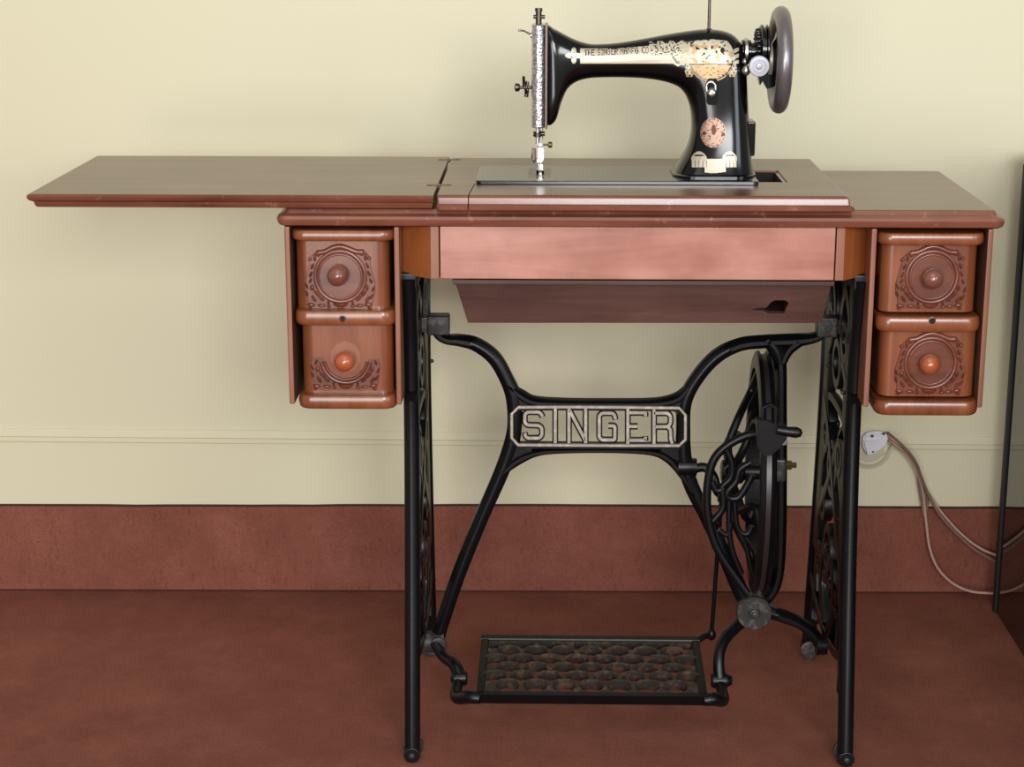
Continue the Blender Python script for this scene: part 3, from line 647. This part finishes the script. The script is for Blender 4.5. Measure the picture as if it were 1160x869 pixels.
# ------------------------------------------------------------------ sewing machine head
YA = .172
ZB = ZP + .0003
H = empty('sewing_machine', (.45, YA, ZB))
tag(H, 'black enamelled antique sewing machine with gold decals on top of the table', 'sewing machine')
b0 = atz(539, 205.5, ZB + .004); b1x = .627
bm = slab(BM(), b0.x, b1x, b0.y, .236, .008, [(ZB, .0006), (ZB + .0006, 0), (ZB + .0042, 0), (ZB + .005, .001)], 5)
obj('bed', bm, MB('bed_enamel').set(Base_Color=lin((10, 10, 11)), Roughness=.12, IOR=1.75), H, 30, 'flat polished black bed plate')
bm = BM(); box(bm, .322, .352, .13, .205, ZB + .0048, ZB + .0058, .0003); obj('needle_plate', bm, DSTEEL, H, 30)
# arm and column in one surface
secs = [((619, 27.5), (619, 141), .021, 5), ((623, 29), (624, 141), .0235, 4.5), ((627, 32), (630.5, 134), .0245, 4), ((632, 34.5), (636, 116), .0235, 3.4), ((640, 39), (643, 100.5), .0225, 3), ((650, 44), (653, 92.5), .0215, 2.6), ((661, 48), (665, 89), .0205, 2.4), ((674, 50), (678, 87.8), .02, 2.3),
        ((700, 48.5), (703, 87.5), .0205, 2.3), ((728, 44), (730, 88.8), .022, 2.3), ((752, 39.5), (751, 92), .024, 2.4), ((776, 35.5), (766, 97), .027, 2.5), ((798, 33), (774, 104), .03, 2.6), ((818, 34.5), (779, 114), .0325, 2.7),
        ((832, 40.5), (782, 126), .034, 2.8), ((841, 53), (783, 139), .0345, 3), ((845, 75), (782.5, 150), .035, 3), ((846.5, 105), (780, 161), .036, 3), ((848, 135), (776, 171), .0385, 3), ((849.5, 162), (770, 181), .043, 3.2), ((851, 182), (765, 190), .0475, 3.4), ((852.5, 194), (762.5, 196.5), .051, 3.6), ((853, 199.5), (762, 199.5), .0525, 3.8)]
bm = BM(); loops = []
sec4 = [(*a, *b_, h, n) for a, b_, h, n in secs]
for s in spline(sec4, 3):
    a, b_ = at(s[0], s[1], YA), at(s[2], s[3], YA); c = (a + b_) / 2; u = (a - b_) / 2; e = 2 / s[5]
    lp = []
    for i in range(40):
        t = 2 * PI * i / 40; ct, st = math.cos(t), math.sin(t)
        lp.append(c + u * (math.copysign(abs(ct) ** e, ct)) + V((0, 1, 0)) * (s[4] * math.copysign(abs(st) ** e, st)))
    loops.append(lp)
for p in loops[-1]: p.z = ZB + .004
loft(bm, loops); bmesh.ops.recalc_face_normals(bm, faces=bm.faces)
BVH = BVHTree.FromBMesh(bm)
arm = obj('arm', bm, GLOSS, H, 50, 'glossy black curved arm and pillar')
bm = BM(); p = at(763, 196, YA); slab(bm, at(760, 199, YA).x, at(853.5, 199, YA).x, YA - .0545, YA + .0545, .03, [(ZB + .004, 0), (ZB + .007, 0), (ZB + .009, .003)], 6); obj('pillar_foot', bm, GLOSS, arm, 40)

# decals: thin gold film laid on the enamel
def film(name, parent, mat, x0, x1, y0, y1, fn, step=.7, lift=.00035, label=None):
    """cells (in a fine grid over the front) where fn is true become film on the arm's surface"""
    nx, ny = int((x1 - x0) / step) + 1, int((y1 - y0) / step) + 1; bm = BM(); cache = {}
    def vert(i, j):
        if (i, j) not in cache:
            d = ray(x0 + i * step, y0 + j * step); h = BVH.ray_cast(CAM, d.normalized())
            cache[i, j] = bm.verts.new(h[0] + h[1] * lift * (1 if h[1].dot(d) < 0 else -1)) if h[0] else None
        return cache[i, j]
    for i in range(nx):
        for j in range(ny):
            if fn(x0 + (i + .5) * step, y0 + (j + .5) * step):
                q_ = [vert(i, j), vert(i + 1, j), vert(i + 1, j + 1), vert(i, j + 1)]
                if all(q_): bm.faces.new(q_)
    bmesh.ops.solidify(bm, geom=bm.faces[:], thickness=.00015)
    return obj(name, bm, mat, parent, 30, label)
FONT = {'T': '11111 00100 00100 00100 00100 00100 00100', 'H': '10001 10001 10001 11111 10001 10001 10001', 'E': '11111 10000 10000 11110 10000 10000 11111', 'S': '01111 10000 10000 01110 00001 00001 11110',
        'I': '111 010 010 010 010 010 111', 'N': '10001 11001 10101 10101 10011 10001 10001', 'G': '01110 10001 10000 10111 10001 10001 01110', 'R': '11110 10001 10001 11110 10100 10010 10001', 'M': '10001 11011 10101 10101 10001 10001 10001',
        'A': '01110 10001 10001 11111 10001 10001 10001', 'F': '11111 10000 10000 11110 10000 10000 10000', 'C': '01111 10000 10000 10000 10000 10000 01111', 'O': '01110 10001 10001 10001 10001 10001 01110', '.': '0 0 0 0 0 0 1', ' ': '00 00 00 00 00 00 00'}
def bitmap(txt):
    cols = []
    for ch in txt:
        rows = FONT[ch].split()
        for c in range(len(rows[0])): cols.append([r[c] == '1' for r in rows])
        cols.append([False] * 7)
    return cols
TX = bitmap('THE SINGER MANFG. CO.')
tx0, tx1 = 662, 737
def text_at(x, y):
    if not tx0 <= x < tx1: return False
    top = 56.5 - (x - tx0) * .045; h = 7.0
    if not top <= y < top + h: return False
    return TX[int((x - tx0) / (tx1 - tx0) * len(TX))][int((y - top) / h * 7)]
def band(x, y):
    lo = 72.3; hi = 55.0 if x < 700 else 55 - (x - 700) * .085
    if 657 <= x <= 782 and hi <= y <= lo:
        if text_at(x, y): return False
        if x > 737 and y < 63 + (x - 740) * .02:      # lacy part next to the big ornament
            if mnoise.noise(V((x * .5, y * .6, 3))) > .12: return False
        if abs(abs(x - 768) - (y - 72.3) * -.7) < 1.4 and y > 64: return False
        return True
    if 735 <= x <= 784 and 47.5 - (x - 735) * .06 <= y < hi: return mnoise.noise(V((x * .45, y * .6, 7))) > -.12 and y > 50 - 4 * abs(math.sin(x * .25))
    # leafy left end
    if 640 <= x < 657 and 54 <= y <= 73:
        u, v = x - 650, y - 63; r = math.hypot(u, v * 1.05); a = math.atan2(v, u)
        return r < 7.2 + 2.6 * math.cos(4 * a) and not (2.6 < r < 3.6 and math.sin(3 * a) > .2)
    if 768 - 6 <= x <= 768 + 6 and 72 <= y <= 75.5 - abs(x - 768) * .6: return True
    return False
film('gold_lettering_band', arm, GOLD, 639, 786, 44, 77, band, .55, label='gold decal band with dark lettering')
def orn(x, y):
    u, v = x - 805.5, y - 66; r = math.hypot(u, v); a = math.atan2(v, u)
    if v < -21.5 + abs(u) * .1: return False
    if r < 26.5:
        if 24.0 < r < 25.2 and v > 3: return False
        if v > 6 and abs(v - 6.5 - abs(u) * .03) < .8: return False
        if v <= 4 and mnoise.noise(V((x * .23, y * .28, 1))) > .34: return False
        if (u - 13) ** 2 / 6 + (v + 9) ** 2 / 12 < 1: return False
        if v > 9 and mnoise.noise(V((x * .4, y * .5, 4))) > .36: return False
        return True
    if 26 < abs(u) < 31.5 and -12 < v < 6: return math.sin(y * .9 + x * .4) > -.45
    if 20 < abs(u) < 30 and 6 < v < 21: return abs(abs(u) - 24.5) < 5.2 - abs(v - 14) * .25 and math.sin(x * 1.2) * math.sin(y * .9) < .55
    if -36 < u < -24 and -18 < v < 8: return math.cos(x * .9) * math.sin(y * .8) > -.5
    return False
film('gold_scroll_ornament', arm, GOLD, 768, 838, 43, 93, lambda x, y: orn(x, y) and (y < 74 or abs(x - 805.5) > 23) and mnoise.noise(V((x * .12, y * .16, 9))) > -.22, .55, label='large round gold scroll ornament')
film('gold_scroll_deep', arm, GOLD2, 768, 838, 43, 93, lambda x, y: orn(x, y) and not ((y < 74 or abs(x - 805.5) > 23) and mnoise.noise(V((x * .12, y * .16, 9))) > -.22), .55, label='deeper gold parts of the ornament')  # second film in a deeper gold tone
def low(x, y):
    for cx, w in ((792, 8.8), (826.5, 8.2)):
        u, v = x - cx, y - 182
        if abs(u) < w and (-10.5 + abs(u) ** 2 * .09) < v < 7.5: return not (abs(math.sin(u * .75)) < .28 and v > 0) and not (abs(u) < 5 and abs(v + 6) < .7)
    return 798 < x < 822 and 180 - .0 < y < 196.5 - abs(x - 808) * .12  # bar between the florets paints the window highlight on the flared foot
film('gold_foot_ornament_and_glint', arm, GOLD, 782, 836, 171, 198, low, .6, label='pale gold ornament with a painted window glint low on the pillar')
E_ = lambda x, y, k=1: ((x - 808) / (14.2 * k)) ** 2 + ((y - 150.5) / (17 * k)) ** 2
med = film('badge', arm, COPPER, 792, 824, 132, 169, lambda x, y: E_(x, y) < 1, .6, .0008, 'oval copper coloured maker badge')
film('badge_relief', med, COPPERD, 792, 824, 132, 169, lambda x, y: (.93 < E_(x, y, .93) < 1.05 and int(math.atan2(y - 150, x - 808) * 9) % 3) or ((x - 808.5) / 2.6) ** 2 + ((y - 147) / 6) ** 2 < 1 or ((x - 798) / 2) ** 2 + ((y - 151) / 2.2) ** 2 < 1 or ((x - 819) / 2) ** 2 + ((y - 152) / 2.2) ** 2 < 1 or (E_(x, y) < .8 and mnoise.noise(V((x * .55, y * .6, 2))) > .3), .6, .0012)
def surf(px, py):
    h = BVH.ray_cast(CAM, ray(px, py).normalized()); return h[0]
# stitch lever
p0, p1 = surf(806.5, 88), surf(807, 116)
bm = BM(); y0 = min(p0.y, p1.y) - .003; l = [at(x, y, y0) for x, y in ((800.5, 92), (803, 89), (811, 89), (813, 92), (813, 116), (811, 119), (802.5, 119), (800.5, 116))]
prism(bm, l, (0, .012, 0)); lp = obj('stitch_plate', bm, GLOSS, arm, 30)
bm = BM(); tube(bm, [at(x, y, y0 - .001) for x, y in spline([(800.5, 103), (800.5, 96), (805, 92.5), (810, 96), (810.5, 103)], 5)], .0021, 8); c = at(806, 105, y0); lathe(bm, c, (0, -1, 0), [(-.002, .005), (.004, .0066), (.0075, .006), (.0095, .003)], 16); obj('stitch_lever', bm, STEEL, lp, 50, 'chrome stitch length lever')
# side cover on the pillar
bm = BM(); a, c_ = at(847, 136, YA), at(853, 175, YA); box(bm, a.x - .01, c_.x + .0006, YA - .02, YA + .02, c_.z, a.z, .0025); obj('pillar_cover', bm, GLOSS, H, 40)
# spool pin
bm = BM(); p = at(803, 34, YA); tube(bm, [p - V((0, 0, .01)), p + V((0, 0, .062))], [.0022, .0019], 10); lathe(bm, p - V((0, 0, .003)), (0, 0, 1), [(0, .006), (.004, .005), (.005, .003)], 14); obj('spool_pin', bm, DSTEEL, H, 50, 'thin metal spool pin')
# face plate and needle gear
fa, fb = at(602.5, 27, YA), at(618, 143, YA)
bm = slab(BM(), fa.x, fb.x, YA - .0245, YA + .0235, .010, [(fb.z, .0012), (fb.z + .001, 0), (fa.z - .001, 0), (fa.z, .0012)], 7)
fp = obj('face_plate', bm, ENGR, H, 40, 'engraved silver face plate')
bm = BM(); x = fb.x; box(bm, x - .001, x + .0026, YA - .0255, YA + .0245, fb.z - .0004, fa.z + .0004, .0008); obj('plate_edge', bm, DSTEEL, fp, 30)
YN = YA - .006
def rodm(l, y=YN): return [at(px, py, y) for px, py in l]
bm = BM(); tube(bm, rodm([(610.2, 9), (610.2, 30)]), .0042, 12); lathe(bm, at(610.2, 13, YN), (0, 0, 1), [(0, .005), (.0045, .005)], 14); t = at(610.2, 19, YN); tube(bm, [t - V((.0072, 0, 0)), t + V((.0085, 0, 0))], .0026, 10)
obj('presser_bar_screw', bm, DSTEEL, H, 50)
bm = BM(); tube(bm, rodm([(608.8, 142), (608.8, 163)]), .0026, 12); tube(bm, rodm([(613.2, 142), (613.2, 158)], YN + .012), .0026, 12); obj('needle_bar', bm, STEEL, H, 50)
bm = BM(); lathe(bm, at(609, 155, YN), (0, 0, 1), [(-.0, .0055), (.006, .0055)], 14); t = at(611.5, 151.5, YN); tube(bm, [t - V((.009, 0, 0)), t + V((.007, 0, 0))], .003, 10); obj('bar_collar', bm, DSTEEL, H, 50)
bm = BM(); lathe(bm, at(612, 164, YN - .003), (0, -1, 0), [(0, .0035), (.003, .004), (.005, .003), (.0055, .001)], 14); obj('clamp_screw', bm, WHITE, H, 50)
bm = BM(); t = at(621.5, 164, YN); tube(bm, [at(613, 164, YN), t], .0014, 8); lathe(bm, t, (1, 0, 0), [(-.001, .002), (0, .0042), (.004, .0042), (.005, .003)], 14); obj('thumb_screw', bm, plain('brass_screw', (108, 94, 62), .4, .8), H, 50)
bm = BM(); l = rodm([(609.5, 166), (616, 168), (616, 181), (613, 184), (607.5, 184), (609, 180)], YN - .004); prism(bm, l, (0, .006, 0)); obj('presser_shank', bm, STEEL, H, 40)
bm = BM(); tube(bm, rodm([(604.5, 171), (603.5, 178), (606.5, 184)]), .0022, 8); box(bm, at(603, 0, YN).x, at(607.5, 0, YN).x, YN - .003, YN + .003, at(605, 182, YN).z, at(605, 168, YN).z, .001); obj('thread_guide', bm, DSTEEL, H, 50)
bm = BM(); a = at(610, 183, YN); tube(bm, [a, V((a.x, YN, ZB + .0056))], .0011, 8); obj('needle', bm, STEEL, H, 50)
bm = BM(); a = at(612, 184, YN + .006); zf = ZB + .0075
for s in (-1, 1): prism(bm, [V((a.x + s * .0022, YN - .016, zf + .003)), V((a.x + s * .0022, YN - .008, zf - .0016)), V((a.x + s * .0022, YN + .012, zf - .0016)), V((a.x + s * .0022, YN + .012, zf + .002)), V((a.x + s * .0022, YN - .006, zf + .001))], (s * .0028, 0, 0))
box(bm, a.x - .004, a.x + .004, YN + .006, YN + .012, zf - .0005, zf + .008, .001); tube(bm, [V((a.x, YN + .009, zf + .004)), V((a.x, YN + .009, a.z))], .0022, 8)
obj('presser_foot', bm, STEEL, H, 40)
# thread tension on the left of the face plate
bm = BM(); c = at(602, 99, YA - .004)
tube(bm, [c + V((.004, 0, 0)), c - V((.023, 0, 0))], .0022, 10)
for d, r in ((.005, .0085), (.0075, .0095), (.0095, .0092)): lathe(bm, c - V((d, 0, 0)), (1, 0, 0), [(0, r * .8), (.0006, r), (.0012, r), (.0018, r * .8)], 18)
lathe(bm, c - V((.0225, 0, 0)), (1, 0, 0), [(0, .0035), (.001, .0056), (.005, .0056), (.007, .004)], 14)
tube(bm, [c - V((.010, 0, 0)) + V((0, 0, 0)), c + V((-.0105, -.004, .015))], .002, 8); tube(bm, [c - V((.006, 0, .004)), c - V((.007, 0, .013))], .0028, 8)
obj('thread_tension', bm, DSTEEL, H, 50, 'dark thread tension discs and thumb nut')
bm = BM(); a = at(603, 40, YA - .012); tube(bm, [a, a + V((-.010, -.006, .006)), a + V((-.0165, -.01, .0075))], .0013, 8); ball(bm, a + V((-.0165, -.01, .0075)), .0026, .0026, .002); lathe(bm, a, (1, 0, 0), [(-.002, .004), (.002, .004)], 10); obj('take_up_lever', bm, STEEL, H, 50)
# balance wheel, winder
YC = YA
hc = at(884, 68, YC)
rim_c = hc.x
bm = BM(); RR = .0712
pr_ = [(rim_c - .001 + .0108 * math.cos(t) * 1.0, RR - .0115 + .0115 * math.sin(t)) for t in [2 * PI * i / 14 for i in range(14)]]
loops = []
for k in range(64):
    a = 2 * PI * k / 64; loops.append([V((x, YC + r * math.cos(a), hc.z + r * math.sin(a))) for x, r in pr_])
loops.append(loops[0]); loft(bm, loops, False); bmesh.ops.remove_doubles(bm, verts=bm.verts, dist=1e-6)
hwl = obj('balance_wheel', bm, GREYM, H, 60, 'worn grey metal hand wheel')
bm = BM(); lathe(bm, (rim_c - .012, YC, hc.z), (1, 0, 0), [(-.004, .018), (0, .022), (.004, .03), (.008, .048), (.010, RR - .008), (.013, RR - .008), (.012, .03), (.018, .02), (.02, .012)], 40); obj('wheel_web', bm, GLOSS, hwl, 40, 'black wheel centre')
bm = BM(); lathe(bm, (at(870, 60, YC).x, YC - .0, hc.z), (1, 0, 0), [(0, .022), (.008, .022)], 28); obj('wheel_boss', bm, plain('bare_boss', (196, 186, 166), .4, .4), hwl, 40)
bm = BM(); x0 = at(845, 57, YC).x; zc = at(845, 59, YC).z
lathe(bm, (x0 - .006, YC, zc), (1, 0, 0), [(0, .016), (.012, .016), (.013, .0125), (.034, .0125)], 28); obj('shaft_collar', bm, GLOSS, H, 40)
bm = BM(); lathe(bm, (at(841.5, 57, YC).x, YC - .004, zc), (1, 0, 0), [(0, .017), (.0015, .019), (.005, .019), (.0065, .017)], 28); t = at(845, 80, YA - .03); ball(bm, t, .006, .006, .0075); ball(bm, t + V((-.002, 0, .012)), .0035, .004, .004); obj('chrome_collar', bm, STEEL, H, 50)
bm = BM(); xp = at(866.5, 55, YC).x; zp = at(866, 55, YC).z - .002
pf = [(0, .02), (.0, .031), (.002, .0335), (.0045, .0335), (.0055, .030), (.0075, .030), (.009, .0335), (.0105, .0335), (.012, .031), (.012, .02)]
lathe(bm, (xp - .008, YC, zp), (1, 0, 0), pf, 36)
for k in range(24):
    a = 2 * PI * k / 24; ball(bm, V((xp - .010, YC + .026 * math.cos(a), zp + .026 * math.sin(a))), .004, .003, .003, 0, 6, 5)
wnd = obj('winder_pulley', bm, GLOSS, H, 40, 'black ribbed bobbin winder pulley')
bm = BM(); prism(bm, [at(x, y, YA - .012) for x, y in ((858, 52), (870, 56), (878, 98), (869, 101), (864, 92), (861, 97), (858, 80))], (0, .02, 0)); obj('winder_arm', bm, GLOSS, wnd, 40)
c = at(860, 75, YA - .042); bm = BM(); tube(bm, [c, c + V((0, .04, 0))], .005, 12); obj('disc_shaft', bm, DSTEEL, wnd, 40)
bm = BM(); lathe(bm, c, (0, -1, 0), [(-.004, .0128), (-.003, .0138), (.001, .0138), (.002, .0128), (.0022, .0085), (.001, .008), (.001, .0045), (.0028, .004), (.0034, .0015)], 32); obj('winder_disc', bm, PALE, wnd, 40, 'pale grey disc')

# ------------------------------------------------------------------ glossy cabinet at the right
K = empty('glossy_cabinet', (1.33, .2, 0)); tag(K, 'glossy black low cabinet cut off by the right edge of the picture', 'cabinet')
kx = 1.0975; kt = .752
bm = BM(); box(bm, kx, 1.58, -.35, .566, .0005, kt, .002); obj('body', bm, CASEM, K, 30)
bm = BM(); box(bm, kx - .004, 1.57, .562, .578, .0005, kt - .004, .002); obj('back_edge', bm, TRIMM, K, 30)
bm = BM(); box(bm, kx - .003, 1.585, -.355, .578, kt, kt + .014, .003); obj('cabinet_top', bm, CASEM, K, 30)

# ------------------------------------------------------------------ socket, plug and cords
SK = empty('wall_socket', tuple(at(985, 506, .655))); tag(SK, 'round socket plate on the wall behind the white plug', 'socket')
Q = empty('mains_plug', tuple(at(985, 504, .63))); tag(Q, 'white taped mains plug with brown cords trailing behind the glossy black cabinet', 'plug')
w0 = WY(.93)
c = at(984, 506, w0 - .004)
bm = BM(); lathe(bm, (c.x, w0 + .001, c.z), (0, -1, 0), [(0, .040), (.004, .040), (.006, .037), (.008, .033), (.012, .031), (.014, .027)], 36); obj('socket_plate', bm, WALL, SK, 40); bm = BM(); lathe(bm, (c.x, w0 - .0145, c.z), (0, -1, 0), [(-.004, .024), (0, .024), (.001, .022), (.0012, .006)], 30); obj('socket_insert', bm, plain('aged_plastic', (200, 196, 170), .35), SK, 40)
yp = w0 - .03
c1 = [at(x, y, yp) for x, y in ((979, 493), (990, 489), (1004, 491), (1007, 500), (1000, 507), (990, 516), (982, 515), (977, 505))]
bm = BM(); prism(bm, c1, (0, .0135, 0)); bmesh.ops.bevel(bm, geom=bm.edges[:], offset=.003, segments=2, affect='EDGES'); pg = obj('plug', bm, WHITE, Q, 40, 'white angular plug')
bm = BM(); prism(bm, [at(x, y, yp - .004) for x, y in ((979, 500.5), (998, 498), (999, 506), (988, 514), (983, 515))], (0, .005, 0)); obj('plug_tape', bm, WHITE, pg, 20)
for x, y, d, r in ((988, 494, .001, .0028), (989, 512, .005, .0018), (1001, 491.5, 0, .0026)):
    bm = BM(); ball(bm, at(x, y, yp - d), r, r, r * .85); obj('plug_screw', bm, DSTEEL, pg, 40)
bm = BM(); tube(bm, spline([tuple(at(x, y, yp + .016)) for x, y in ((974, 498), (972, 508), (977, 517), (990, 519), (1005, 512), (1012, 502))], 6), .0016, 8); obj('plastic_sleeve', bm, plain('clear_sleeve', (196, 190, 160), .3), Q, 40)
def cord(pts, m, r=.0024):
    bm = BM(); tube(bm, spline([tuple(at(x, y, d)) for x, y, d in pts], 8), r, 8); obj('cord', bm, m, Q, 60)
yw = .645
cord([(1004, 492, yp + .01), (1013, 499, .615), (1024, 508, .618), (1034, 521, .625), (1040, 537, .635), (1046, 562, yw), (1049, 590, yw - .004), (1053, 620, .634), (1062, 643, .63), (1078, 660, .628), (1098, 669.5, .625), (1120, 672, .622), (1150, 672, .62)], CORDP)
cord([(1004, 495, yp + .012), (1012, 502, .622), (1026, 513, .626), (1036, 527, .63), (1044, 545, .636), (1056, 566, .642), (1071, 586, .64), (1090, 606, .637), (1110, 621, .635), (1131, 630, .63), (1150, 636, .62)], CORDP)
cord([(1005, 490, yp + .008), (1016, 499, .612), (1029, 512, .614), (1038, 525, .62), (1044, 541, .628), (1053, 563, .634), (1066, 585, .632), (1085, 606, .63), (1106, 624, .628), (1129, 637, .624), (1150, 650, .615)], CORD)
cord([(1006, 494, yp + .02), (1018, 503, .628), (1031, 518, .632), (1039, 531, .636), (1041, 546, .64), (1044, 566, .645), (1047, 585, .644), (1051, 565, .643), (1046, 549, .638), (1043, 541, .635)], CORD)

# ------------------------------------------------------------------ light
wd = bpy.data.worlds.new('room'); S.world = wd; wd.use_nodes = True
bg = wd.node_tree.nodes['Background']; bg.inputs[0].default_value = (1, .96, .91, 1); bg.inputs[1].default_value = .38
def area(name, loc, tgt, sx, sy, e, col=(1, 1, 1)):
    l = bpy.data.lights.new(name, 'AREA'); l.shape = 'RECTANGLE'; l.size = sx; l.size_y = sy; l.energy = e; l.color = col
    o = bpy.data.objects.new(name, l); COL.objects.link(o); o.location = loc
    o.rotation_euler = (V(tgt) - V(loc)).to_track_quat('-Z', 'Y').to_euler(); return o
area('window_light', (1.15, -5.0, 1.9), (.4, .4, .6), 1.8, 1.3, 165, (.96, .975, 1))
area('side_window_light', (3.2, -3.2, 1.4), (.4, .4, .6), 1.2, 1.6, 38, (.86, .93, 1))
area('low_fill_light', (-.7, -4.8, .9), (.4, .4, .4), 1.4, 1.7, 85, (1, .97, .93))  # unseen low fill, added to brighten the wall under the table
area('ceiling_light', (.4, -2.0, 2.9), (.4, .1, .5), 2.0, 1.6, 18, (1, .95, .88))
vs = S.view_settings; vs.view_transform = 'Standard'; vs.look = 'None'; vs.gamma = 1; vs.exposure = -.06; vs.use_curve_mapping = False
